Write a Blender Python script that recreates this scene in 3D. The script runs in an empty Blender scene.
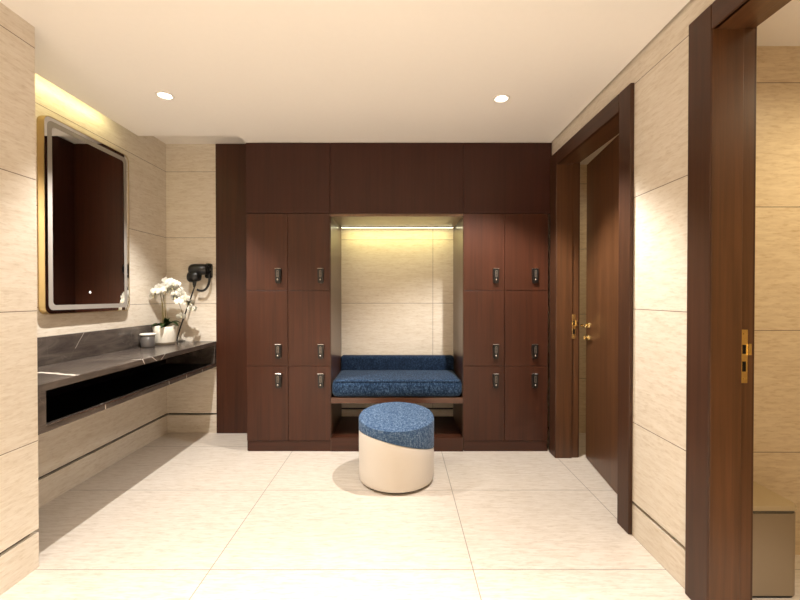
import bpy, bmesh, math, random
from mathutils import Vector, Matrix

C = bpy.context.scene.collection
S = bpy.context.scene
PI = math.pi
R = math.radians

# ------------------------------------------------------------------ camera
cam_d = bpy.data.cameras.new('camera')
cam = bpy.data.objects.new('camera', cam_d)
C.objects.link(cam)
cam_d.sensor_fit = 'HORIZONTAL'
cam_d.sensor_width = 36.0
cam_d.lens = 18.0            # 400 px of 800
cam.location = (0, 0, 1.256)
cam.rotation_euler = (R(90 - 0.52), 0, 0)
cam_d.shift_y = -0.0004
cam_d.clip_start = 0.02
S.camera = cam

# ------------------------------------------------------------------ view / world
S.view_settings.view_transform = 'Standard'
S.view_settings.look = 'None'
S.view_settings.gamma = 1.0
S.view_settings.use_curve_mapping = False
S.view_settings.exposure = 0.60
w = bpy.data.worlds.new('world'); S.world = w
w.use_nodes = True
w.node_tree.nodes['Background'].inputs[0].default_value = (1.0, 0.86, 0.7, 1)
w.node_tree.nodes['Background'].inputs[1].default_value = 0.02

CEIL = 2.488
WARM = (1.0, 0.97, 0.925)
YEL = (1.0, 0.90, 0.36)

def light(name, kind, loc, power, color, **kw):
    d = bpy.data.lights.new(name, kind)
    d.energy = power; d.color = color
    for k, v in kw.items():
        if k not in ('rot', 'target'): setattr(d, k, v)
    o = bpy.data.objects.new(name, d)
    o.location = loc
    if 'rot' in kw: o.rotation_euler = kw['rot']
    if 'target' in kw:
        o.rotation_euler = (Vector(kw['target']) - Vector(loc)).to_track_quat('-Z', 'Y').to_euler()
    C.objects.link(o)
    return o

# ceiling downlights in view, then fill spots added behind the camera: (x, y, power, aim x, aim y)
DOWN = [(-1.444, 2.468, 135, -1.72, 2.52, 100),
        (0.633, 2.506, 135, 0.56, 2.52, 106),
        (0.633, 0.25, 250, 0.50, 0.10, 92),  # from here on: added fill, unseen, brightens the room by floor bounce
        (-1.0, 0.05, 230, -1.0, -0.1, 94),
        (-0.2, -1.0, 260, -0.2, -1.0, 110)]
for i, (x, y, p, ax, ay, cone) in enumerate(DOWN):
    light('downlight_and_fill_beam', 'SPOT', (x, y, CEIL - 0.016), p, WARM, spot_size=R(cone),
          spot_blend=(.5, .45, .8, .8, .8)[i], shadow_soft_size=0.018, target=(ax, ay, 0))
# cove strip over the vanity and the strip in the bench recess
light('cove_glow', 'AREA', (-2.075, 2.40, CEIL + 0.06), 0.65, YEL, shape='RECTANGLE', size=0.03, size_y=0.95,
      rot=(0, R(35), 0))
light('recess_glow', 'AREA', (-0.026, 3.69, 1.875), 1.5, YEL, shape='RECTANGLE', size=0.98, size_y=0.012,
      rot=(R(12), 0, 0))
# downlights of the two rooms behind the right-hand wall
light('washroom_beam', 'SPOT', (2.1, 1.25, 2.43), 34, (1.0, 0.84, 0.56), spot_size=R(160), spot_blend=0.8, shadow_soft_size=0.05)
light('closet_beam', 'SPOT', (2.1, 2.9, 2.43), 14, (1.0, 0.84, 0.6), spot_size=R(160), spot_blend=0.8, shadow_soft_size=0.05)

# ------------------------------------------------------------------ materials
def srgb(r, g, b):
    f = lambda c: (c/255)/12.92 if c/255 <= .04045 else ((c/255+.055)/1.055)**2.4
    return (f(r), f(g), f(b), 1)

class NT:
    def __init__(s, name):
        s.m = bpy.data.materials.new(name); s.m.use_nodes = True
        s.t = s.m.node_tree; s.n = s.t.nodes; s.l = s.t.links
        s.b = s.n['Principled BSDF']
        s.co = s.n.new('ShaderNodeTexCoord').outputs['Object']
    def set(s, **kw):
        for k, v in kw.items(): s.b.inputs[k.replace('_', ' ')].default_value = v
        return s
    def math(s, op, a, b=None, clamp=False):
        n = s.n.new('ShaderNodeMath'); n.operation = op; n.use_clamp = clamp
        for i, v in enumerate((a, b)):
            if v is None: continue
            if isinstance(v, (int, float)): n.inputs[i].default_value = v
            else: s.l.new(v, n.inputs[i])
        return n.outputs[0]
    def sep(s, v=None):
        n = s.n.new('ShaderNodeSeparateXYZ'); s.l.new(v or s.co, n.inputs[0]); return n.outputs
    def mapping(s, scale, rot=(0, 0, 0), loc=(0, 0, 0)):
        n = s.n.new('ShaderNodeMapping'); n.inputs['Scale'].default_value = scale
        n.inputs['Rotation'].default_value = rot; n.inputs['Location'].default_value = loc
        s.l.new(s.co, n.inputs[0]); return n.outputs[0]
    def noise(s, vec, scale, detail=4, rough=.5, dist=0.0):
        n = s.n.new('ShaderNodeTexNoise'); s.l.new(vec, n.inputs['Vector'])
        n.inputs['Scale'].default_value = scale; n.inputs['Detail'].default_value = detail
        n.inputs['Roughness'].default_value = rough; n.inputs['Distortion'].default_value = dist
        return n.outputs['Fac']
    def ramp(s, fac, stops):
        n = s.n.new('ShaderNodeValToRGB'); s.l.new(fac, n.inputs[0])
        e = n.color_ramp.elements
        while len(e) < len(stops): e.new(0.5)
        for i, (p, c) in enumerate(stops): e[i].position = p; e[i].color = c
        return n.outputs[0]
    def mix(s, fac, a, b, mode='MIX'):
        n = s.n.new('ShaderNodeMix'); n.data_type = 'RGBA'; n.blend_type = mode
        for i, v in ((0, fac), (6, a), (7, b)):
            if isinstance(v, (int, float, tuple)): n.inputs[i].default_value = v
            else: s.l.new(v, n.inputs[i])
        return n.outputs[2]
    def color(s, c): s.l.new(c, s.b.inputs['Base Color']); return s
    def bump(s, h, strength=.3, dist=.01):
        n = s.n.new('ShaderNodeBump'); n.inputs['Strength'].default_value = strength
        n.inputs['Distance'].default_value = dist; s.l.new(h, n.inputs['Height'])
        s.l.new(n.outputs[0], s.b.inputs['Normal']); return s
    def joints(s, axis, vals, wd):
        """1 inside any joint of half width wd at the given coordinates"""
        v = s.sep()[axis]; out = None
        for q in vals:
            d = s.math('LESS_THAN', s.math('ABSOLUTE', s.math('SUBTRACT', v, q)), wd)
            out = d if out is None else s.math('MAXIMUM', out, d)
        return out

def travertine(name, axis, light_c, dark_c, jx=(), jy=(), jz=(), wd=.0018, rough=.35, joint=(0.20, 0.14, 0.10, 1), spec=.4):
    """axis = the axis the beds are stacked along (2 for walls, 1 for the floor)"""
    m = NT(name)
    sc = [4.5, 4.5, 4.5]; sc[axis] = 34.0
    f1 = m.noise(m.mapping(tuple(sc)), 1.6, 8, .68, .15)
    sc2 = [16.0, 16.0, 16.0]; sc2[axis] = 74.0
    f2 = m.noise(m.mapping(tuple(sc2), loc=(3, 7, 1)), 1.3, 5, .65)
    sc3 = [.8, .8, .8]; sc3[axis] = 2.2
    f3 = m.noise(m.mapping(tuple(sc3), loc=(11, 2, 5)), 1.4, 3, .5)
    base = m.ramp(f1, [(.28, dark_c), (.60, light_c)])
    base = m.mix(m.ramp(f2, [(.50, (0, 0, 0, 1)), (.68, (1, 1, 1, 1))]), base, m.mix(.42, base, dark_c, 'MULTIPLY'))
    base = m.mix(m.math('MULTIPLY', f3, .22), base, dark_c)
    j = None
    for ax, vals in ((0, jx), (1, jy), (2, jz)):
        if vals:
            q = m.joints(ax, vals, wd)
            j = q if j is None else m.math('MAXIMUM', j, q)
    if j is not None:
        base = m.mix(j, base, joint)
        m.bump(f2, .08, .002)
    else:
        m.bump(f2, .08, .002)
    m.color(base); m.set(Roughness=rough, Specular_IOR_Level=spec)
    return m.m

WJ = (.588, 1.188, 1.79, 2.392)
T_L, T_D = srgb(230, 220, 205), srgb(213, 199, 179)
M = {}
M['stone'] = travertine('travertine_wall', 2, T_L, T_D, jz=WJ)
M['stone_niche'] = travertine('travertine_recess', 2, T_L, T_D, jx=(.312,), jz=WJ)
M['stone_right'] = travertine('travertine_right', 2, T_L, T_D, jz=(.594, 1.188, 1.77, 2.36))
M['stone_room'] = travertine('travertine_side_room', 2, srgb(226, 208, 176), srgb(205, 182, 148), jz=(.5, 1.09, 1.685, 2.28))
M['stone_plain'] = travertine('travertine_plain', 2, T_L, T_D)
M['floor'] = travertine('travertine_floor', 1, srgb(222, 212, 200), srgb(203, 189, 172), jx=(-.872, .336, 1.222),
                        jy=tuple(1.825 + .7525*k for k in range(-5, 4)), wd=.0022, rough=.30, joint=(.30, .25, .20, 1))

def wood(name, c_dark, c_light, rough=.28, axis=2, streak=34, coat=.25, spec=.5):
    m = NT(name)
    sc = [streak, streak, streak]; sc[axis] = 1.2
    f = m.noise(m.mapping(tuple(sc)), 1.0, 6, .6, .6)
    sc2 = [4, 4, 4]; sc2[axis] = .5
    g = m.noise(m.mapping(tuple(sc2), loc=(4, 4, 4)), 1.0, 3, .5)
    base = m.mix(m.ramp(f, [(.3, (0, 0, 0, 1)), (.7, (1, 1, 1, 1))]), c_dark, c_light)
    base = m.mix(m.math('MULTIPLY', g, .5), base, c_dark)
    m.color(base); m.set(Roughness=rough, Coat_Weight=coat, Coat_Roughness=.18, Specular_IOR_Level=spec)
    m.bump(f, .04, .001)
    return m.m
M['wood'] = wood('mahogany_veneer', srgb(55, 28, 16), srgb(78, 41, 25), rough=.36, coat=.0, spec=.38)
M['wood_h'] = wood('mahogany_veneer_crosswise', srgb(55, 28, 16), srgb(78, 41, 25), rough=.36, coat=.0, spec=.38, axis=0)
M['wood_rail'] = wood('bench_rail_veneer', srgb(78, 46, 30), srgb(104, 66, 44), rough=.36, axis=0)
M['wood_up'] = wood('dark_mahogany_fascia', srgb(52, 26, 18), srgb(68, 36, 26), rough=.42, coat=.0, spec=.3)
M['wood_gloss'] = wood('lacquered_reveal', srgb(60, 36, 24), srgb(84, 53, 37), rough=.30, coat=.25)
M['wood_satin'] = wood('recess_top_veneer', srgb(92, 66, 44), srgb(118, 86, 60), rough=.4)
M['door'] = wood('door_mahogany', srgb(74, 46, 25), srgb(104, 67, 40), rough=.38, coat=.1)
M['door_y'] = wood('door_mahogany_head', srgb(74, 46, 25), srgb(104, 67, 40), rough=.38, coat=.1, axis=1)
M['casing'] = wood('casing_mahogany', srgb(58, 35, 22), srgb(80, 50, 32), rough=.42, coat=.0, spec=.35)
M['casing_y'] = wood('casing_mahogany_head', srgb(58, 35, 22), srgb(80, 50, 32), rough=.42, coat=.0, spec=.35, axis=1)

def simple(name, c, rough=.5, metal=0.0, em=None, es=0.0, spec=.5, **kw):
    m = NT(name); m.set(Base_Color=c, Roughness=rough, Metallic=metal, Specular_IOR_Level=spec, **kw)
    if em: m.set(Emission_Color=em, Emission_Strength=es)
    # a whisper of mottling keeps the surface from being one flat value
    f = m.noise(m.mapping((1, 1, 1)), 35, 3)
    m.color(m.mix(m.math('MULTIPLY', f, .10), c, tuple(v*.75 for v in c[:3]) + (1,)))
    return m.m
M['plaster'] = simple('ceiling_plaster', srgb(248, 242, 234), .85, spec=.2)
M['black_gap'] = simple('shadow_gap_metal', srgb(20, 15, 12), .6)
M['black'] = simple('black_laminate', srgb(6, 6, 7), .35, spec=.3)
M['black_plastic'] = simple('black_plastic', srgb(16, 15, 15), .32)
M['lock_black'] = simple('lock_black_plastic', srgb(24, 21, 19), .3)
M['lock_grey'] = simple('lock_keypad_grey', srgb(120, 112, 104), .35, .5)
M['silver'] = simple('brushed_silver', srgb(215, 208, 200), .25, 1.0)
M['steel'] = simple('bin_steel', srgb(168, 156, 138), .36, .85)
M['lid_steel'] = simple('bin_lid_steel', srgb(206, 192, 160), .4, .7)
M['steel_dark'] = simple('bin_hinge_steel', srgb(120, 120, 118), .25, 1.0)
M['gold'] = simple('brushed_gold', srgb(205, 182, 132), .30, 1.0)
M['brass'] = simple('polished_brass', srgb(232, 204, 140), .22, 1.0)
M['mirror'] = simple('mirror_glass', (.74, .73, .72, 1), .01, 1.0)
M['frost'] = simple('frosted_band', srgb(150, 143, 135), .45, 0.0)
M['frost_lit'] = simple('touch_dot', srgb(235, 232, 228), .4, em=(1, .97, .92, 1), es=.5)
M['white'] = simple('white_enamel', srgb(240, 234, 224), .4)
M['pot'] = simple('glazed_white_pot', srgb(240, 232, 216), .22)
M['pot_foot'] = simple('pot_foot_grey', srgb(176, 164, 148), .4)
M['jar'] = simple('smoked_grey_glass', srgb(86, 81, 78), .12)
M['soil'] = simple('potting_bark', srgb(54, 38, 24), .9)
M['leaf'] = simple('orchid_leaf', srgb(44, 66, 26), .35)
M['stem'] = simple('orchid_stem', srgb(106, 92, 48), .5)
M['petal'] = simple('orchid_petal', srgb(250, 246, 234), .55, Subsurface_Weight=.0)
M['lip'] = simple('orchid_lip', srgb(236, 224, 176), .5)
M['lens'] = simple('lamp_lens', (1, 1, 1, 1), .4, em=(1.0, .93, .82, 1), es=6)
M['led'] = simple('led_diffuser', (1, 1, 1, 1), .4, em=(1.0, .93, .58, 1), es=4)
M['leather'] = simple('cream_leatherette', srgb(222, 213, 202), .5)
M['stool_base'] = simple('black_base', srgb(18, 15, 13), .5)

def fabric(name, c1, c2, c3, sc=1.0):
    m = NT(name)
    f = m.noise(m.mapping((22*sc, 50*sc, 90*sc)), 2.2, 5, .75)
    g = m.noise(m.mapping((70*sc, 30*sc, 30*sc), loc=(2, 3, 4)), 1.6, 4, .75)
    h = m.noise(m.mapping((9, 9, 9)), 1.0, 3, .6)
    base = m.ramp(m.mix(.5, f, g), [(.40, c1), (.5, c2), (.60, c3)])
    base = m.mix(m.math('MULTIPLY', h, .35), base, c1)
    m.color(base); m.set(Roughness=.9, Specular_IOR_Level=.15, Sheen_Weight=.08, Sheen_Roughness=.5)
    m.bump(m.mix(.5, f, g), .5, .004)
    return m.m
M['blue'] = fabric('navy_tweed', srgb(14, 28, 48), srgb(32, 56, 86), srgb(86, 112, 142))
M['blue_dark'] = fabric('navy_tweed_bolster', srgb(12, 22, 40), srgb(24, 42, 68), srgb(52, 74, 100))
M['stool_blue'] = fabric('denim_blue_tweed', srgb(40, 64, 96), srgb(72, 98, 132), srgb(134, 154, 176))

def marble():
    m = NT('grey_marble')
    f = m.noise(m.mapping((3, 1.2, 6)), 2.4, 6, .62, .8)
    base = m.ramp(f, [(.3, srgb(64, 56, 52)), (.55, srgb(92, 83, 76)), (.75, srgb(116, 105, 96))])
    fine = m.noise(m.mapping((40, 40, 40)), 2, 5, .6)
    base = m.mix(m.math('MULTIPLY', fine, .3), base, srgb(60, 52, 48))
    warp = m.noise(m.mapping((9, 9, 9)), 2.0, 4, .6)
    # (point, plane normal, half width, reach, strength) in the counter's own frame
    V = [((0.31, .279, .234), (.27, .96, 0), .017, .146, 1.0),
         ((0.30, .12, .2), (.3, .9, .2), .002, .10, .5),
         ((.44, .775, .21), (0, .85, .5), .004, .055, 1.0),
         ((.44, .90, .21), (0, .5, .85), .003, .05, .7),
         ((.44, .98, .21), (0, .55, -.8), .003, .06, .6),
         ((.44, .43, .015), (0, 1, 0), .004, .03, 1.0),
         ((.44, 1.06, .015), (0, 1, .1), .003, .03, .9),
         ((.44, 1.30, .015), (0, 1, 0), .003, .03, .9),
         ((.44, 1.55, .015), (0, 1, 0), .003, .03, .7),
         ((0.0, .80, .36), (0, .8, -.6), .0025, .07, .4)]
    tot = None
    for p, nr, wd, reach, st in V:
        n = Vector(nr).normalized()
        sub = m.n.new('ShaderNodeVectorMath'); sub.operation = 'SUBTRACT'
        m.l.new(m.co, sub.inputs[0]); sub.inputs[1].default_value = p
        dot = m.n.new('ShaderNodeVectorMath'); dot.operation = 'DOT_PRODUCT'
        m.l.new(sub.outputs[0], dot.inputs[0]); dot.inputs[1].default_value = n
        ln = m.n.new('ShaderNodeVectorMath'); ln.operation = 'LENGTH'; m.l.new(sub.outputs[0], ln.inputs[0])
        d = m.math('ABSOLUTE', m.math('ADD', dot.outputs['Value'], m.math('MULTIPLY', m.math('SUBTRACT', warp, .5), wd*3)))
        k = m.math('SUBTRACT', 1, m.math('DIVIDE', d, wd), True)
        k = m.math('MULTIPLY', m.math('MULTIPLY', k, 3, True), m.math('LESS_THAN', ln.outputs['Value'], reach))
        k = m.math('MULTIPLY', k, st)
        tot = k if tot is None else m.math('MAXIMUM', tot, k)
    # faint hairline veining everywhere
    wv = m.n.new('ShaderNodeTexVoronoi'); wv.feature = 'DISTANCE_TO_EDGE'; wv.inputs['Scale'].default_value = 3.2
    mp = m.n.new('ShaderNodeVectorMath'); mp.operation = 'ADD'
    cx = m.n.new('ShaderNodeTexNoise'); cx.inputs['Scale'].default_value = 3; cx.inputs['Detail'].default_value = 5
    m.l.new(m.co, cx.inputs['Vector']); m.l.new(m.co, mp.inputs[0])
    sc = m.n.new('ShaderNodeVectorMath'); sc.operation = 'SCALE'; sc.inputs['Scale'].default_value = .5
    m.l.new(cx.outputs['Color'], sc.inputs[0]); m.l.new(sc.outputs[0], mp.inputs[1]); m.l.new(mp.outputs[0], wv.inputs['Vector'])
    hair = m.math('MULTIPLY', m.math('LESS_THAN', wv.outputs['Distance'], .004), .05)
    base = m.mix(m.math('MAXIMUM', tot, hair), base, srgb(222, 212, 200))
    m.color(base); m.set(Roughness=.22, Specular_IOR_Level=.5)
    return m.m
M['marble'] = marble()

# ------------------------------------------------------------------ mesh helpers
def nb(): return bmesh.new()

def box(bm, x0, x1, y0, y1, z0, z1, bev=0.0, seg=2, mi=0):
    r = bmesh.ops.create_cube(bm, size=1.0)
    vs = r['verts']
    for v in vs:
        v.co = Vector(((x0+x1)/2 + v.co.x*(x1-x0), (y0+y1)/2 + v.co.y*(y1-y0), (z0+z1)/2 + v.co.z*(z1-z0)))
    fs = set(f for v in vs for f in v.link_faces)
    if bev > 0:
        es = list(set(e for v in vs for e in v.link_edges))
        rr = bmesh.ops.bevel(bm, geom=es, offset=bev, segments=seg, profile=.5, affect='EDGES')
        fs = set(rr['faces']) | set(f for f in fs if f.is_valid)
        for v in rr['verts']:
            for f in v.link_faces: fs.add(f)
    for f in fs:
        f.material_index = mi
    return bm

def lathe(bm, prof, cx=0, cy=0, seg=48, mi=0, zf=None):
    """prof: [(r, z)]; zf(x, y, z) may reshape the height"""
    rings = []
    for r, z in prof:
        if r < 1e-6:
            rings.append([bm.verts.new((cx, cy, z))])
        else:
            rings.append([bm.verts.new((cx + r*math.cos(2*PI*i/seg), cy + r*math.sin(2*PI*i/seg), z)) for i in range(seg)])
    for a, b in zip(rings, rings[1:]):
        for i in range(seg):
            j = (i+1) % seg
            if len(a) == 1 and len(b) == 1: continue
            if len(a) == 1: f = bm.faces.new((a[0], b[i], b[j]))
            elif len(b) == 1: f = bm.faces.new((a[i], a[j], b[0]))
            else: f = bm.faces.new((a[i], a[j], b[j], b[i]))
            f.material_index = mi; f.smooth = True
    return bm

def tube(bm, pts, r, seg=10, mi=0, cap=True):
    pts = [Vector(p) for p in pts]
    rad = r if isinstance(r, (list, tuple)) else [r]*len(pts)
    rings = []; prev = None
    for i, p in enumerate(pts):
        t = (pts[min(i+1, len(pts)-1)] - pts[max(i-1, 0)]).normalized()
        if prev is None:
            u = t.orthogonal().normalized()
        else:
            u = (prev - t*prev.dot(t)).normalized()
        prev = u; v = t.cross(u)
        rings.append([bm.verts.new(p + (u*math.cos(2*PI*k/seg) + v*math.sin(2*PI*k/seg))*rad[i]) for k in range(seg)])
    for a, b in zip(rings, rings[1:]):
        for k in range(seg):
            f = bm.faces.new((a[k], a[(k+1) % seg], b[(k+1) % seg], b[k])); f.smooth = True; f.material_index = mi
    if cap:
        f = bm.faces.new(rings[0][::-1]); f.material_index = mi
        f = bm.faces.new(rings[-1]); f.material_index = mi
    return bm

def rrect(w, h, r, n=6):
    out = []
    for cx, cy, a0 in ((w/2-r, h/2-r, 0), (-w/2+r, h/2-r, 90), (-w/2+r, -h/2+r, 180), (w/2-r, -h/2+r, 270)):
        for i in range(n+1):
            a = R(a0 + 90*i/n); out.append((cx + r*math.cos(a), cy + r*math.sin(a)))
    return out

def plate(bm, outline, fn, d0, d1, mi=0, hole=None, bev=0):
    """extrude an outline (u, v) between depths d0, d1; fn(u, v, d) -> xyz; hole: inner outline with as many points"""
    A = [bm.verts.new(fn(u, v, d0)) for u, v in outline]
    B = [bm.verts.new(fn(u, v, d1)) for u, v in outline]
    n = len(A); fs = []
    for i in range(n): fs.append(bm.faces.new((A[i], A[(i+1) % n], B[(i+1) % n], B[i])))
    if hole:
        a = [bm.verts.new(fn(u, v, d0)) for u, v in hole]
        b = [bm.verts.new(fn(u, v, d1)) for u, v in hole]
        for i in range(n):
            j = (i+1) % n
            fs.append(bm.faces.new((a[j], a[i], b[i], b[j])))
            fs.append(bm.faces.new((A[j], A[i], a[i], a[j])))
            fs.append(bm.faces.new((B[i], B[j], b[j], b[i])))
    else:
        fs.append(bm.faces.new(A[::-1])); fs.append(bm.faces.new(B))
    for f in fs: f.material_index = mi
    return bm

def obj(name, bm, mats, parent=None, loc=None, smooth=False):
    """bm in world coordinates; the object's origin is put at its parent's (or loc)"""
    org = Vector(loc) if loc is not None else (parent['_org'] if False else None)
    if org is None:
        org = ORG.get(parent.name, Vector((0, 0, 0))) if parent else Vector((0, 0, 0))
    bmesh.ops.recalc_face_normals(bm, faces=bm.faces)
    for v in bm.verts: v.co -= org
    if smooth:
        for f in bm.faces: f.smooth = True
    me = bpy.data.meshes.new(name); bm.to_mesh(me); bm.free()
    for m in (mats if isinstance(mats, (list, tuple)) else [mats]):
        me.materials.append(M[m] if isinstance(m, str) else m)
    o = bpy.data.objects.new(name, me); C.objects.link(o)
    if parent:
        o.parent = parent
        o.location = org - ORG.get(parent.name, Vector((0, 0, 0)))
    else:
        o.location = org
    ORG[o.name] = org
    return o
ORG = {}

def thing(name, label, cat, loc, group=None):
    o = bpy.data.objects.new(name, None); C.objects.link(o)
    o.location = loc; o.empty_display_size = .1
    o['label'] = label; o['category'] = cat
    if group: o['group'] = group
    ORG[o.name] = Vector(loc)
    return o
def tag(o, label, cat, group=None):
    o['label'] = label; o['category'] = cat
    if group: o['group'] = group
    return o
def struct(name, bm, mats):
    o = obj(name, bm, mats); o['kind'] = 'structure'; return o
def bx(*a, **k): return box(nb(), *a, **k)

# ------------------------------------------------------------------ the room
XL, XN, XR = -2.14, -1.675, 1.222      # vanity wall, near left wall, right wall
YB, YP = 3.668, 3.80                   # back wall of the alcove, back of the bench recess
YC = 1.845                             # where the near left wall ends
YF = -1.9                              # wall behind the camera
GAP0, GAP1 = .162, .180                # black reveal above the baseboard
XF = 1.205                             # face of the casings
TOP = 2.70                             # structural ceiling over the lowered one

struct('floor', bx(-2.30, 3.1, YF-.1, 3.95, -.06, 0), 'floor')

# ceiling: a lowered slab with real holes for the downlights and the added fill spots, open along the vanity wall and the alcove
bm = nb()
box(bm, -2.015, XR-.012, YC, 3.09, CEIL, CEIL+.03)
cl = struct('ceiling', bm, 'plaster')
bm = nb(); box(bm, -1.24, XR-.012, 3.09, 3.24, CEIL, CEIL+.03); 
struct('ceiling_1', bm, 'plaster').name = 'ceiling_back'
bm = nb(); box(bm, XN, XR-.012, YF, YC, CEIL, CEIL+.03)
cf = struct('ceiling_front', bm, 'plaster')
def drill(o, spots):
    bmc = nb()
    for x, y in spots:
        bmesh.ops.create_cone(bmc, cap_ends=True, segments=48, radius1=.041, radius2=.041, depth=.2,
                              matrix=Matrix.Translation((x, y, CEIL)))
    me = bpy.data.meshes.new('cut'); bmc.to_mesh(me); bmc.free()
    c = bpy.data.objects.new('cut', me); C.objects.link(c)
    md = o.modifiers.new('b', 'BOOLEAN'); md.object = c; md.operation = 'DIFFERENCE'; md.solver = 'EXACT'
    dg = bpy.context.evaluated_depsgraph_get()
    new = bpy.data.meshes.new_from_object(o.evaluated_get(dg))
    o.modifiers.clear(); o.data = new
    bpy.data.objects.remove(c, do_unlink=True)
drill(cl, [(d[0], d[1]) for d in DOWN[:2]])
drill(cf, [(d[0], d[1]) for d in DOWN[2:]])
struct('ceiling_upper', bx(-2.35, 3.1, YF-.1, 3.95, 2.645, 2.70), 'plaster')

def wall(name, boxes, mat='stone'):
    bm = nb()
    for b in boxes: box(bm, *b)
    return struct(name, bm, mat)
H = 2.645
wall('wall_left', [(XL-.1, XL, YC, YB+.1, GAP1, H)])
wall('wall_near_left', [(XL, XN, YF, YC, GAP1, H)])
wall('wall_back', [(XL, -1.66, YB, YB+.2, GAP1, H), (-1.66, XR+.2, YP+.08, YP+.2, 0, H)])
wall('wall_niche', [(-.66, .60, YP, YP+.07, GAP1+.012, 2.1)], 'stone_niche')
wall('wall_front', [(XL, 3.1, YF-.1, YF, 0, H)])
# right wall with two door openings
D1 = (2.205, 3.085); D2 = (.70, 1.553); HD = 2.268; L = .03
W1 = 1.377
wall('wall_right', [(XR, W1, YF, D2[0]-L, GAP1, H), (XR, W1, D2[1]+L, D1[0]-L, GAP1, H), (XR, W1, D1[1]+L, 3.80, GAP1, H),
                    (XR, W1, D2[0]-L, D2[1]+L, 2.285+L, H), (XR, W1, D1[0]-L, D1[1]+L, HD+L, H)], 'stone_right')
# the two rooms beyond
wall('wall_side_rooms', [(W1, 3.1, 1.93, 2.02, 0, H), (W1, 3.1, 3.66, 3.80, 0, H), (3.0, 3.1, YF, 3.8, 0, H), (W1, 3.1, .1, .2, 0, H)], 'stone_room')
struct('ceiling_side_rooms', bx(W1, 3.0, .2, 3.66, 2.455, 2.50), 'plaster')

def skirt(name, boxes):
    bm = nb()
    for b in boxes: box(bm, *b)
    o = struct(name, bm, 'stone_plain'); return o
def reveal(name, boxes):
    bm = nb()
    for b in boxes: box(bm, *b)
    return struct(name, bm, 'black_gap')
skirt('baseboard_left', [(XL-.1, XL, YC, YB+.1, 0, GAP0)])
skirt('baseboard_near_left', [(XL, XN, YF, YC, 0, GAP0)])
skirt('baseboard_back', [(XL, -1.66, YB, YB+.2, 0, GAP0)])
skirt('baseboard_niche', [(-.66, .60, YP, YP+.07, 0, GAP0+.012)])
skirt('baseboard_right', [(XR, W1, YF, D2[0]-L, 0, GAP0), (XR, W1, D2[1]+L, D1[0]-L, 0, GAP0), (XR, W1, D1[1]+L, 3.80, 0, GAP0)])
g = .022
reveal('trim_1', [(XL-.1, XL-g, YC, YB+.1, GAP0, GAP1), (XL, XN-g, YF, YC-g, GAP0, GAP1), (XL, -1.66, YB+g, YB+.2, GAP0, GAP1),
                  (XR+g, W1-g, YF, D2[0]-L, GAP0, GAP1), (XR+g, W1-g, D2[1]+L, D1[0]-L, GAP0, GAP1), (XR+g, W1-g, D1[1]+L, 3.79, GAP0, GAP1)])
reveal('trim_2', [(-.66, .60, YP+g, YP+.07, GAP0+.012, GAP1+.012)])

# ------------------------------------------------------------------ doors
def doorway(name, d0, d1, w_near, w_far, head, rebate=1.329):
    e = bpy.data.objects.new(name, None); C.objects.link(e); e['kind'] = 'structure'
    e.location = (XR, (d0+d1)/2, 0); ORG[name] = Vector(e.location)
    bv = .004
    # upright linings, with the rebate cut back 15 mm
    for y, s, nm in ((d0, -1, 'near'), (d1, 1, 'far')):
        bm = nb()
        a, b = sorted((y, y+s*L)); box(bm, XF+.002, rebate, a, b, 0, head+L, .002)
        a, b = sorted((y+s*.013, y+s*L)); box(bm, rebate, W1+.004, a, b, 0, head+L, .001)
        obj('door_jamb', bm, 'door', e)
        wd = w_near if s < 0 else w_far
        a, b = sorted((y+s*.001, y+s*wd))
        bm = bx(XF-.004, XR+.001, a, b, 0, head+.10, .004, 2)
        a, b = sorted((y+s*.016, y+s*.06)); box(bm, W1, W1+.016, a, b, 0, head+.08, .003)
        obj('door_casing', bm, 'casing', e)
    bm = nb(); box(bm, XF+.002, rebate, d0, d1, head, head+L, .002); box(bm, rebate, W1+.004, d0-.013, d1+.013, head+.013, head+L, .001)
    obj('door_head', bm, 'door_y', e)
    bm = bx(XF-.004, XR+.001, d0+.001, d1-.001, head, head+.10, .004, 2)
    obj('door_casing', bm, 'casing_y', e)
    return e

d1 = doorway('door_1', D1[0], D1[1], .112, .13, HD)
d2 = doorway('door_2', D2[0], D2[1], .105, .124, 2.285)
# strike plates on the latch jambs
def strike(e, y, z, h):
    bm = bx(1.333, 1.361, y+.0105, y+.013, z-h/2, z+h/2, .001)
    for dz in (-h*.42, h*.42):
        bmesh.ops.create_cone(bm, cap_ends=True, segments=12, radius1=.004, radius2=.0035, depth=.002,
                              matrix=Matrix.Translation((1.347, y+.0097, z+dz)) @ Matrix.Rotation(PI/2, 4, 'X'))
    box(bm, 1.340, 1.354, y+.0100, y+.0106, z+.01, z+.045, 0, 1, 1)
    box(bm, 1.340, 1.354, y+.0100, y+.0106, z-.06, z-.02, 0, 1, 1)
    box(bm, 1.3585, 1.372, y+.004, y+.0115, z+.005, z+.05, .002)
    obj('strike_plate', bm, ['brass', 'black'], e)
strike(d1, D1[1], 1.02, .19)
strike(d2, D2[1], 1.02, .21)

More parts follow.
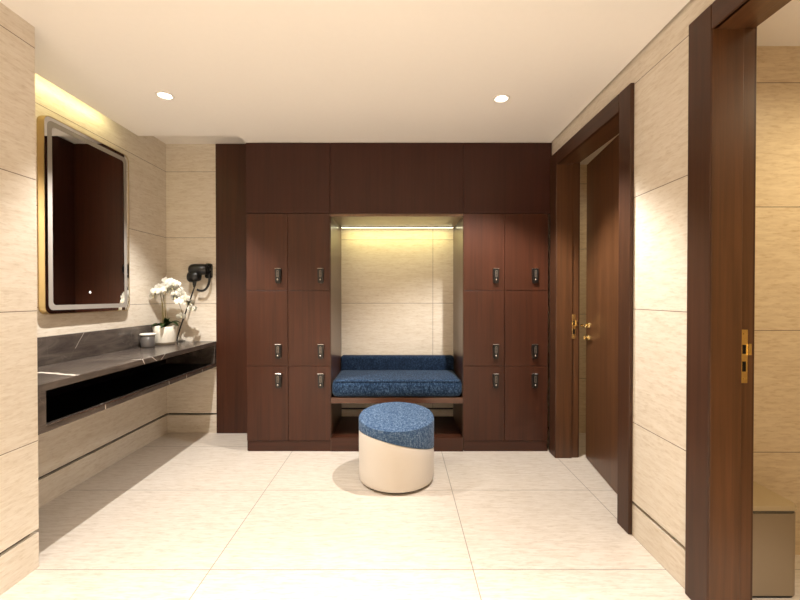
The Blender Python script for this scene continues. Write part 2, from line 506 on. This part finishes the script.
# leaf of door 1, hinged at the near jamb and standing a little open into the room beyond
LT, LW, LH = .045, .902, 2.268
leaf_bm = bx(-LT, 0, 0, LW, .006, LH, .002)
piv = Vector((1.376, D1[0]-.010, 0))
leaf = obj('door_leaf', leaf_bm, 'door', None, (0, 0, 0))
leaf.parent = d1; leaf.location = piv - ORG['door_1']; leaf.rotation_euler = (0, 0, R(-7.0))
def leafpart(nm, bm, mat):
    o = obj(nm, bm, mat, None, (0, 0, 0)); o.parent = leaf; o.location = (0, 0, 0); return o
hy, hz = LW-.055, 1.035
for s, x0 in ((-1, -LT), (1, 0)):
    bm = nb()
    cyl = lambda r, d, c: bmesh.ops.create_cone(bm, cap_ends=True, segments=32, radius1=r, radius2=r*.92, depth=d,
                        matrix=Matrix.Translation(c) @ Matrix.Rotation(PI/2*s, 4, 'Y'))
    cyl(.025, .008, (x0+s*.004, hy, hz))
    pts = [(x0+s*.006, hy, hz), (x0+s*.035, hy, hz), (x0+s*.052, hy-.006, hz), (x0+s*.058, hy-.022, hz), (x0+s*.058, hy-.06, hz-.002), (x0+s*.056, hy-.125, hz-.004)]
    tube(bm, pts, [.010, .0085, .009, .009, .0085, .007], 14)
    leafpart('lever_handle', bm, 'brass')
    bm = nb()
    cyl(.024, .008, (x0+s*.004, hy, hz-.095)); cyl(.010, .022, (x0+s*.016, hy, hz-.095)); 
    box(bm, min(x0+s*.024, x0+s*.036), max(x0+s*.024, x0+s*.036), hy-.006, hy+.006, hz-.112, hz-.078, .003)
    leafpart('thumb_turn', bm, 'brass')

# ------------------------------------------------------------------ timber wall: lockers, fascia, panels
YK = 3.236                        # front plane of the lockers
ZT, ZP, ZB = 1.918, .088, .0      # top of the doors, top of the plinth
ROWS = (1.918, 1.300, .692, .088)
def lock_bm(x, z):
    y = YK - .018
    bm = nb()
    out = rrect(.050, .118, .016, 5)
    out = [(u*(1.0 if v > 0 else .90), v) for u, v in out]
    plate(bm, out, lambda u, v, d: (x+u, y-d, z+v), 0, .020, 0)
    plate(bm, rrect(.040, .104, .013, 5), lambda u, v, d: (x+u, y-d, z+v), .020, .026, 0)
    plate(bm, rrect(.017, .055, .006, 3), lambda u, v, d: (x+u, y-d, z+v+.016), .026, .0285, 1)
    for k in range(4):
        plate(bm, rrect(.010, .007, .002, 2), lambda u, v, d: (x+u, y-d, z+v+.034-.012*k), .0285, .0295, 0)
    box(bm, x-.025, x+.025, y-.024, y, z+.056, z+.0605, .0015, 1, 2)
    bmesh.ops.create_uvsphere(bm, u_segments=16, v_segments=10, radius=.008, matrix=Matrix.Translation((x, y-.027, z-.030)))
    for f in bm.faces:
        c = f.calc_center_median()
        if (c - Vector((x, y-.027, z-.030))).length < .0085: f.material_index = 2; f.smooth = True
    return bm

def lockers(label, xs, side_x, group='mahogany locker cabinets beside the bench'):
    x0, xm, x1 = xs
    e = thing('locker_cabinet', label, 'locker cabinet', ((x0+x1)/2, YK, 0), group)
    # carcass behind the doors: sides, shelves, back
    bm = nb()
    yb = YP + .075 if False else YP - .002
    box(bm, x0, x0+.018, YK+.004, yb, 0, ZT); box(bm, x1-.018, x1, YK+.004, yb, 0, ZT)
    box(bm, xm-.009, xm+.009, YK+.004, yb, ZP, ZT)
    for z in ROWS: box(bm, x0+.018, x1-.018, YK+.006, yb, z-.009 if z < 1.9 else z-.018, z+.009 if z < 1.9 else z)
    box(bm, x0+.018, x1-.018, yb-.012, yb, ZP, ZT)
    obj('carcass', bm, 'wood', e)
    obj('plinth', bx(x0+.006, x1, YK-.010, YK+.003, 0, ZP-.002, .0015), 'wood_h', e)
    proto = None
    for col, (a, b) in enumerate(((x0, xm), (xm, x1))):
        for r in range(3):
            zt, zb = ROWS[r], ROWS[r+1]
            bmd = bx(a+.0016, b-.0016, YK-.018, YK+.002, zb+.0016, zt-.0016, .0015)
            dr = obj('locker_door', bmd, 'wood', e)
            lx = (a+b)/2 + (side_x[col])
            lz = (zb + .118) if r < 2 else (zt - .118)
            lk = obj('digital_lock', lock_bm(lx, lz), ['lock_black', 'lock_grey', 'silver'], dr)
    return e
lockers('two-column mahogany locker cabinet beside the tall side panel and vanity', (-1.236, -.902, -.562), (.092, .096))
lockers('two-column mahogany locker cabinet beside the half-open wooden door', (.512, .842, 1.193), (.092, .066))

e = thing('wood_fascia', 'wide dark mahogany fascia above the lockers and bench recess', 'wood panel', (-.02, YK, ZT))
for a, b in ((-1.236, -.562), (-.562, .512), (.512, XR-.004)):
    obj('fascia_panel', bx(a+.0012, b-.0012, YK-.018, YK+.02, ZT+.002, CEIL-.003, .001), 'wood_up', e)
e = tag(obj('wall_panel', bx(-1.678, -1.238, YB-.02, YB+.10, .0, H-.004, .002), 'wood', None, (-1.458, YB, 0)),
        'tall dark mahogany wall panel between the travertine strip and the lockers', 'wood panel')
e = tag(obj('end_panel', bx(-1.2385, -1.2365, YK, YB+.1, 0, CEIL+.15), 'wood_up', None, (-1.237, YK, 0)),
        'narrow mahogany end panel closing the side of the lockers, facing the mirror', 'wood panel')

# ------------------------------------------------------------------ bench recess
BX0, BX1 = -.562, .512
bn = thing('bench', 'built-in mahogany bench with open shelf below, between the two locker cabinets', 'bench', (-.025, YK, 0))
for a, b in ((BX0+.0005, BX0+.006), (BX1-.006, BX1-.0005)):
    obj('side_panel', bx(a, b, YK-.016, YP-.001, 0, ZT, .0008, seg=1), 'wood_gloss', bn)
obj('recess_top', bx(BX0+.006, BX1-.006, YK-.016, YP-.001, 1.896, ZT, .001), 'wood_satin', bn)
obj('seat_board', bx(BX0+.006, BX1-.006, YK-.014, YP-.001, .388, .436, .0015), 'wood_rail', bn)
obj('shelf', bx(BX0+.006, BX1-.006, YK-.006, YP-.001, .090, .110), 'wood_h', bn)
obj('plinth', bx(BX0+.006, BX1-.006, YK-.016, YK-.006, 0, .112, .0015), 'wood_h', bn)

e = thing('led_strip', 'glowing strip light across the top of the bench recess', 'light', (-.025, 3.71, 1.896))
obj('diffuser', bx(BX0+.02, BX1-.02, 3.706, 3.714, 1.886, 1.8905, .001), 'led', e)
obj('channel', bx(BX0+.018, BX1-.018, 3.698, 3.722, 1.8905, 1.8955), 'black_gap', e)

def cushion(x0, x1, y0, y1, z0, z1, bev, n=10, crown=.012):
    bm = nb(); box(bm, x0, x1, y0, y1, z0, z1)
    bmesh.ops.subdivide_edges(bm, edges=list(bm.edges), cuts=n, use_grid_fill=True)
    cx, cy, cz = (x0+x1)/2, (y0+y1)/2, (z0+z1)/2
    hx, hy, hz = (x1-x0)/2, (y1-y0)/2, (z1-z0)/2
    for v in bm.verts:
        p = v.co - Vector((cx, cy, cz))
        q = Vector((max(-hx+bev, min(hx-bev, p.x)), max(-hy+bev, min(hy-bev, p.y)), max(-hz+bev, min(hz-bev, p.z))))
        d = p - q
        if d.length > 1e-6: p = q + d.normalized()*bev
        k = (1-(p.x/hx)**2)*(1-(p.y/hy)**2)
        if p.z > 0: p.z += crown*max(0, k)**.5
        v.co = p + Vector((cx, cy, cz))
    for f in bm.faces: f.smooth = True
    return bm
def bev_cushion(x0, x1, y0, y1, z0, z1, bev, crown=.01):
    bm = nb(); box(bm, x0, x1, y0, y1, z0, z1, bev, 5)
    for f in bm.faces: f.smooth = True
    return bm
ct = thing('seat_cushion', 'long blue tweed seat cushion lying on the built-in bench', 'cushion', (-.025, YK, .437))
obj('cushion_body', bev_cushion(BX0+.0065, BX1-.0065, YK-.030, YP-.095, .437, .578, .050), 'blue', ct)
bm = nb()
pp = [(u, v) for u, v in rrect(BX1-BX0-.036, YP-.097-YK+.016, .03, 4)]
tube(bm, [((BX0+BX1)/2+u, (YK-.030+YP-.095)/2+v, .5665) for u, v in pp + [pp[0]]], .0035, 6)
obj('piping', bm, 'blue_dark', ct)
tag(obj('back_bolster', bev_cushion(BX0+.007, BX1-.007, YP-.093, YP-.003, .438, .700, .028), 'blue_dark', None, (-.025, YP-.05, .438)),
    'long navy tweed bolster against the travertine at the back of the bench', 'cushion')

# ------------------------------------------------------------------ round stool
SX, SY, SR, SH = -.025, 2.755, .258, .434
st = thing('stool', 'round cream stool with a slanted denim-blue tweed top in front of the bench', 'stool', (SX, SY, 0))
def cutz(x, y): return .278 - .235*(x-SX) + .17*(SY-y)
obj('base', lathe(nb(), [(0, 0), (SR-.030, 0), (SR-.026, .004), (SR-.026, .011), (0, .011)], SX, SY, 64), 'stool_base', st)
bm = nb(); seg = 96
prof = [(SR-.028, .012), (SR-.014, .013), (SR-.005, .020), (SR-.001, .030), (SR, .045)]
rings = []
def ring(r, zf):
    return [bm.verts.new((SX + r*math.cos(2*PI*i/seg), SY + r*math.sin(2*PI*i/seg), zf(SX + r*math.cos(2*PI*i/seg), SY + r*math.sin(2*PI*i/seg)))) for i in range(seg)]
for r, z in prof: rings.append(ring(r, lambda x, y, z=z: z))
for k in (.25, .5, .75): rings.append(ring(SR, lambda x, y, k=k: .045*(1-k) + (cutz(x, y)-.006)*k))
rings.append(ring(SR, lambda x, y: cutz(x, y)-.006)); rings.append(ring(SR-.002, lambda x, y: cutz(x, y)-.001)); rings.append(ring(SR-.012, cutz))
for a, b in zip(rings, rings[1:]):
    for i in range(seg):
        f = bm.faces.new((a[i], a[(i+1) % seg], b[(i+1) % seg], b[i])); f.smooth = True
bm.faces.new(rings[0][::-1])
obj('stool_body', bm, 'leather', st)
bm = nb(); rings = [ring(SR-.012, cutz), ring(SR-.001, lambda x, y: cutz(x, y)+.002), ring(SR+.001, lambda x, y: cutz(x, y)+.010)]
def topz(x, y): return SH + .105*(y-SY)
for k in (.3, .65, 1): rings.append(ring(SR+.001, lambda x, y, k=k: (cutz(x, y)+.01)*(1-k) + (topz(x, y)-.018)*k))
for r, z in ((SR-.001, -.011), (SR-.006, -.005), (SR-.014, -.001), (SR-.03, .001), (SR*.6, .004), (SR*.3, .005)): rings.append(ring(r, lambda x, y, z=z: topz(x, y)+z))
for a, b in zip(rings, rings[1:]):
    for i in range(seg):
        f = bm.faces.new((a[i], a[(i+1) % seg], b[(i+1) % seg], b[i])); f.smooth = True
bm.faces.new(rings[-1])
up = obj('upholstered_top', bm, 'stool_blue', st)
bm = nb(); tube(bm, [(SX+(SR-.004)*math.cos(2*PI*i/96), SY+(SR-.004)*math.sin(2*PI*i/96), SH-.006+.105*(SR-.004)*math.sin(2*PI*i/96)) for i in range(97)], .0035, 8, cap=False)
obj('piping', bm, 'stool_blue', up)

# ------------------------------------------------------------------ vanity counter
CX0, CX1, CY0, CY1, CZ0, CZ1 = XL, -1.682, YC+.004, YB-.003, .608, .842
vc = thing('vanity_counter', 'wall-hung dark grey marble vanity counter with a long open slot', 'counter', (CX0, CY0, CZ0))
obj('countertop', bx(CX0+.001, CX1, CY0, CY1, .806, CZ1, .0025), 'marble', vc)
obj('bottom_slab', bx(CX0+.001, CX1, CY0, CY1, CZ0, .640, .0025), 'marble', vc)
for a, b in ((CY0, CY0+.048), (CY1-.035, CY1)):
    obj('end_panel', bx(CX0+.001, CX1-.0005, a, b, .640, .806), 'marble', vc)
bm = nb()
box(bm, CX0+.002, CX0+.012, CY0+.048, CY1-.035, .640, .806)
box(bm, CX0+.012, CX1-.03, CY0+.049, CY1-.036, .6405, .6435); box(bm, CX0+.012, CX1-.03, CY0+.049, CY1-.036, .8025, .8055)
obj('slot_lining', bm, 'black', vc)
obj('slot_edge_strip', bx(CX1-.004, CX1+.0012, CY0+.048, CY1-.035, .637, .6445), 'silver', vc)['label'] = 'thin bright metal edge strip'
tag(obj('marble_backsplash', bx(CX0+.001, CX0+.02, CY0, CY1, CZ1+.0005, 1.012, .0015), 'marble', None, (CX0, CY0, CZ0)),
    'low dark grey marble backsplash along the wall under the mirror', 'backsplash')

# ------------------------------------------------------------------ mirror
MY0, MY1, MZ0, MZ1 = 2.365, 3.105, 1.145, 2.335
mr = thing('wall_mirror', 'tall rounded mirror with gold frame and frosted border above the vanity', 'mirror', (XL, (MY0+MY1)/2, MZ0))
mw, mh, mc, mz = MY1-MY0, MZ1-MZ0, (MY0+MY1)/2, (MZ0+MZ1)/2
fn = lambda u, v, d: (XL+d, mc+u, mz+v)
obj('frame', plate(nb(), rrect(mw, mh, .045, 8), fn, .001, .042, hole=rrect(mw-.008, mh-.008, .041, 8)), 'gold', mr)
obj('mirror_glass', plate(nb(), rrect(mw-.010, mh-.010, .040, 8), fn, .030, .0405), 'mirror', mr)
obj('frosted_border', plate(nb(), rrect(mw-.050, mh-.050, .034, 8), fn, .0405, .0410, hole=rrect(mw-.112, mh-.112, .024, 8)), 'frost', mr)
bm = nb(); bmesh.ops.create_cone(bm, cap_ends=True, segments=24, radius1=.008, radius2=.008, depth=.001,
    matrix=Matrix.Translation((XL+.0411, 2.71, 1.282)) @ Matrix.Rotation(PI/2, 4, 'Y'))
obj('touch_button', bm, 'frost_lit', mr)

# ------------------------------------------------------------------ jar and orchid on the counter
jx, jy = -2.035, 3.225
jr = thing('glass_jar', 'small smoked grey jar with a white rim beside the orchid pot', 'jar', (jx, jy, CZ1))
z = CZ1
obj('jar_body', lathe(nb(), [(0, z), (.044, z), (.050, z+.004), (.051, z+.012), (.051, z+.098), (.046, z+.098), (.046, z+.09), (0, z+.09)], jx, jy, 40), 'jar', jr)
obj('jar_rim', lathe(nb(), [(.040, z+.0985), (.054, z+.0985), (.058, z+.104), (.058, z+.109), (.050, z+.113), (0, z+.114)], jx, jy, 40), 'white', jr)

px, py, z = -2.012, 3.425, CZ1
orchid = thing('potted_orchid', 'white flowering orchid in a cream pot at the far end of the counter', 'orchid', (px, py, z))
obj('pot', lathe(nb(), [(0, z), (.070, z), (.076, z+.004), (.082, z+.022), (.0835, z+.026), (.090, z+.10), (.092, z+.152), (.090, z+.155), (.086, z+.155), (.084, z+.13), (0, z+.13)], px, py, 48), 'pot', orchid)
obj('pot_foot', lathe(nb(), [(.0705, z+.0005), (.0775, z+.0045), (.0835, z+.022), (.0845, z+.024), (.080, z+.020)], px, py, 48), 'pot_foot', orchid)
obj('soil', lathe(nb(), [(0.083, z+.131), (.06, z+.140), (0, z+.143)], px, py, 32), 'soil', orchid)
def leaf_mesh(base, ang, length, width, rise, droop):
    bm = nb(); n = 12; rows = []
    d = Vector((math.cos(ang), math.sin(ang), 0)); s = Vector((-d.y, d.x, 0))
    for i in range(n+1):
        t = i/n
        c = Vector(base) + d*length*t + Vector((0, 0, rise*math.sin(t*PI*.75) - droop*t*t))
        wv = width*math.sin(PI*min(1, t*.88+.10))**.7
        rows.append([bm.verts.new(c + s*wv*k + Vector((0, 0, abs(k)*wv*.45))) for k in (-1, -.5, 0, .5, 1)])
    for a, b in zip(rows, rows[1:]):
        for k in range(4):
            f = bm.faces.new((a[k], a[k+1], b[k+1], b[k])); f.smooth = True
    bmesh.ops.solidify(bm, geom=list(bm.faces), thickness=.0022)
    return bm
for a, ln, wd, rs, dr in ((200, .105, .020, .03, .02), (-20, .15, .026, .05, .02), (-70, .14, .026, .05, .03), (-120, .12, .024, .04, .02), (20, .12, .022, .05, .0), (80, .11, .02, .05, .01), (-45, .10, .022, .07, -.02)):
    obj('leaf', leaf_mesh((px, py, z+.143), R(a), ln, wd, rs, dr), 'leaf', orchid)
def bez(p, n=20):
    p = [Vector(q) for q in p]; out = []
    for i in range(n+1):
        t = i/n
        q = p
        while len(q) > 1: q = [a.lerp(b, t) for a, b in zip(q, q[1:])]
        out.append(q[0])
    return out
S1 = bez([(px-.015, py, z+.14), (px-.03, py, z+.40), (px-.02, py-.01, z+.63), (px+.11, py+.0, z+.62), (px+.20, py+.03, z+.30)])
S2 = bez([(px+.015, py-.01, z+.14), (px+.01, py-.02, z+.36), (px-.02, py-.03, z+.57), (px+.09, py-.03, z+.57), (px+.16, py-.01, z+.24)])
S3 = bez([(px-.01, py+.01, z+.14), (px-.02, py, z+.32), (px-.03, py-.02, z+.53), (px-.05, py-.03, z+.54), (px-.06, py-.04, z+.42)])
for s in (S1, S2, S3): obj('stem', tube(nb(), s, [.004-.002*i/20 for i in range(21)], 7), 'stem', orchid)
def flower_bm(sc=1.0):
    bm = nb()
    def petal(ang, ln, wd, cup, z0):
        n = 6; rows = []
        d = Vector((math.cos(ang), math.sin(ang), 0)); s = Vector((-d.y, d.x, 0))
        for i in range(n+1):
            t = i/n
            wv = wd*math.sin(PI*(t*.86+.09))**.75
            c = d*ln*(.06+.94*t) + Vector((0, 0, z0 + cup*math.sin(PI*t)))
            rows.append([bm.verts.new(c + s*wv*k + Vector((0, 0, -abs(k)*abs(k)*wv*.2))) for k in (-1, -.4, .4, 1)])
        for a, b in zip(rows, rows[1:]):
            for k in range(3):
                f = bm.faces.new((a[k], a[k+1], b[k+1], b[k])); f.smooth = True
    for a in (90, 212, 328): petal(R(a), .034*sc, .011*sc, .004, -.002)
    for a in (8, 172): petal(R(a), .036*sc, .019*sc, .006, .001)
    bmesh.ops.solidify(bm, geom=list(bm.faces), thickness=.001)
    return bm
def lip_bm():
    bm = nb(); bmesh.ops.create_uvsphere(bm, u_segments=10, v_segments=6, radius=.0035, matrix=Matrix.Translation((0, -.003, .004)))
    tube(bm, [(0, -.004, .006), (0, -.012, .010), (0, -.015, .016)], [.003, .003, .001], 8)
    for f in bm.faces: f.smooth = True
    return bm
rnd = random.Random(5)
f0 = obj('flower', flower_bm(), 'petal', None, (0, 0, 0)); l0 = obj('flower_lip', lip_bm(), 'lip', None, (0, 0, 0))
first = True
spots = []
for s, idx in ((S1, [9, 10, 11, 12, 13, 14, 15, 16, 17, 18, 19, 20]), (S2, [9, 10, 11, 12, 13, 14, 15, 16, 17, 18, 20]), (S3, [10, 12, 14, 16, 18, 20])):
    for n, i in enumerate(idx + idx[::2]):
        p = s[i]
        spots.append(p + Vector((rnd.uniform(-.022, .022), rnd.uniform(-.035, .01), rnd.uniform(-.018, .018))))
for p in spots:
    if first: f, l = f0, l0; first = False
    else:
        f = f0.copy(); l = l0.copy(); C.objects.link(f); C.objects.link(l)
    f.parent = orchid; f.location = p - ORG['potted_orchid']
    n = Vector((rnd.uniform(-.1, 1.0), -1, rnd.uniform(-.35, .35))).normalized()
    q = n.to_track_quat('Z', 'Y'); f.rotation_mode = 'QUATERNION'; f.rotation_quaternion = q
    k = rnd.uniform(.88, 1.15); f.scale = (k, k, k)
    l.parent = f; l.location = (0, 0, 0)

# ------------------------------------------------------------------ wall-mounted hair dryer
hd = thing('hair_dryer', 'black hair dryer hanging on the travertine strip behind the orchid', 'hair dryer', (-1.80, YB, 1.45))
wx = YB
bm = nb()      # holder on the wall
plate(bm, rrect(.060, .135, .022, 6), lambda u, v, d: (-1.745+u, wx-d, 1.485+v), .0005, .030)
tube(bm, [(-1.745, wx-.02, 1.50), (-1.745, wx-.075, 1.50)], [.026, .030], 24)
for f in bm.faces: f.smooth = len(f.verts) == 4 and f.calc_area() < .0004
obj('wall_holder', bm, 'black_plastic', hd)
bm = nb()      # barrel, with a waist and a nozzle that points left
tube(bm, [(-1.878, wx-.085, 1.488), (-1.874, wx-.085, 1.488), (-1.858, wx-.085, 1.489), (-1.83, wx-.083, 1.491), (-1.79, wx-.078, 1.494), (-1.735, wx-.073, 1.496), (-1.727, wx-.072, 1.497)],
     [.030, .044, .052, .054, .050, .046, .036], 28)
obj('barrel', bm, 'black_plastic', hd)
bm = nb()
tube(bm, [(-1.892, wx-.088, 1.425), (-1.884, wx-.088, 1.425), (-1.85, wx-.086, 1.428), (-1.80, wx-.085, 1.44), (-1.79, wx-.085, 1.44)], [.034, .046, .050, .046, .03], 24)
obj('air_filter', bm, 'black_plastic', hd)
bm = nb()
tube(bm, bez([(-1.835, wx-.085, 1.46), (-1.838, wx-.085, 1.42), (-1.842, wx-.083, 1.37), (-1.845, wx-.08, 1.335)], 8), [.026, .025, .023, .021, .019, .017, .015, .012, .008], 16)
obj('handle', bm, 'black_plastic', hd)
bm = nb()
tube(bm, bez([(-1.722, wx-.05, 1.47), (-1.712, wx-.06, 1.39), (-1.72, wx-.07, 1.30), (-1.775, wx-.075, 1.285), (-1.82, wx-.08, 1.315)], 20), .0105, 10)
obj('cable_loop', bm, 'black_plastic', hd)
bm = nb()
tube(bm, bez([(-1.845, wx-.08, 1.335), (-1.88, wx-.08, 1.22), (-1.96, wx-.07, 1.03), (-2.005, wx-.06, .92), (-2.02, wx-.05, .849)], 24), .006, 10)
tube(bm, bez([(-2.02, wx-.05, .849), (-2.03, wx-.045, .848), (-1.98, wx-.03, .849), (-1.96, wx-.02, .848)], 10), .004, 8)
obj('power_cord', bm, 'black_plastic', hd)

# ------------------------------------------------------------------ downlights
DL = ['white recessed downlight in the ceiling near the mirror', 'white recessed downlight in the ceiling before the door side lockers',
      'added fill spot in the ceiling behind the viewer, door side', 'added fill spot in the ceiling behind the viewer, vanity side',
      'added fill spot in the ceiling at the entrance end']
def ringz(r0, r1, z0, z1, x, y, seg=48):
    return lathe(nb(), [(r0, z0), (r1, z0), (r1+.001, (z0+z1)/2), (r1, z1), (r0, z1), (r0, z0)], x, y, seg)
for i, (x, y, p, ax, ay, cone) in enumerate(DOWN[:2]):
    e = thing('downlight', DL[i], 'ceiling light', (x, y, CEIL), 'recessed ceiling downlights')
    obj('trim_ring', lathe(nb(), [(.0395, CEIL+.03), (.0395, CEIL-.002), (.043, CEIL-.005), (.050, CEIL-.004), (.052, CEIL-.0005), (.041, CEIL-.0004), (.0408, CEIL+.03)], x, y, 48), 'white', e)
    bm = nb(); t = Vector((ax-x, ay-y, -CEIL)).normalized()
    q = t.to_track_quat('Z', 'Y').to_matrix().to_4x4()
    bmesh.ops.create_cone(bm, cap_ends=True, segments=40, radius1=.029, radius2=.026, depth=.012, matrix=Matrix.Translation((x+(-.002 if x < 0 else 0), y+.007, CEIL+.004)) @ q)
    obj('lamp_lens', bm, 'lens', e)
    obj('lamp_cup', lathe(nb(), [(.0385, CEIL+.016), (.0385, CEIL+.048), (0, CEIL+.048)], x, y, 40), 'black_plastic', e)

# cove strip hidden on the ceiling edge over the vanity
e = tag(obj('cove_light', bx(-2.060, -2.036, YC+.02, 3.0, CEIL+.052, CEIL+.060), 'led', None, (-2.05, 2.4, CEIL+.052)),
        'warm cove strip light on the ceiling edge above the mirror', 'light')

# ------------------------------------------------------------------ steel bin
bx0, bx1, by0, by1 = 1.402, 1.655, 1.648, 1.912
wb = thing('waste_bin', 'small brushed steel waste bin beyond the near doorway', 'waste bin', ((bx0+bx1)/2, (by0+by1)/2, 0))
cxb, cyb = (bx0+bx1)/2, (by0+by1)/2
fb = lambda u, v, d: (cxb+u, cyb+v, d)
obj('bin_body', plate(nb(), rrect(bx1-bx0, by1-by0, .03, 6), fb, .012, .355), 'steel', wb)
obj('bin_foot', plate(nb(), rrect(bx1-bx0-.01, by1-by0-.01, .028, 6), fb, 0, .012), 'stool_base', wb)
bm = plate(nb(), rrect(bx1-bx0-.004, by1-by0-.004, .03, 6), fb, .355, .368)
obj('bin_rim', bm, 'steel_dark', wb)
bm = nb(); plate(bm, rrect(bx1-bx0+.006, by1-by0+.006, .03, 6), fb, .368, .383)
for v in bm.verts:
    if v.co.z > .375:
        v.co.z += .004
bmesh.ops.bevel(bm, geom=[ed for ed in bm.edges if all(v.co.z > .375 for v in ed.verts)], offset=.006, segments=3, affect='EDGES')
obj('bin_lid', bm, 'lid_steel', wb)
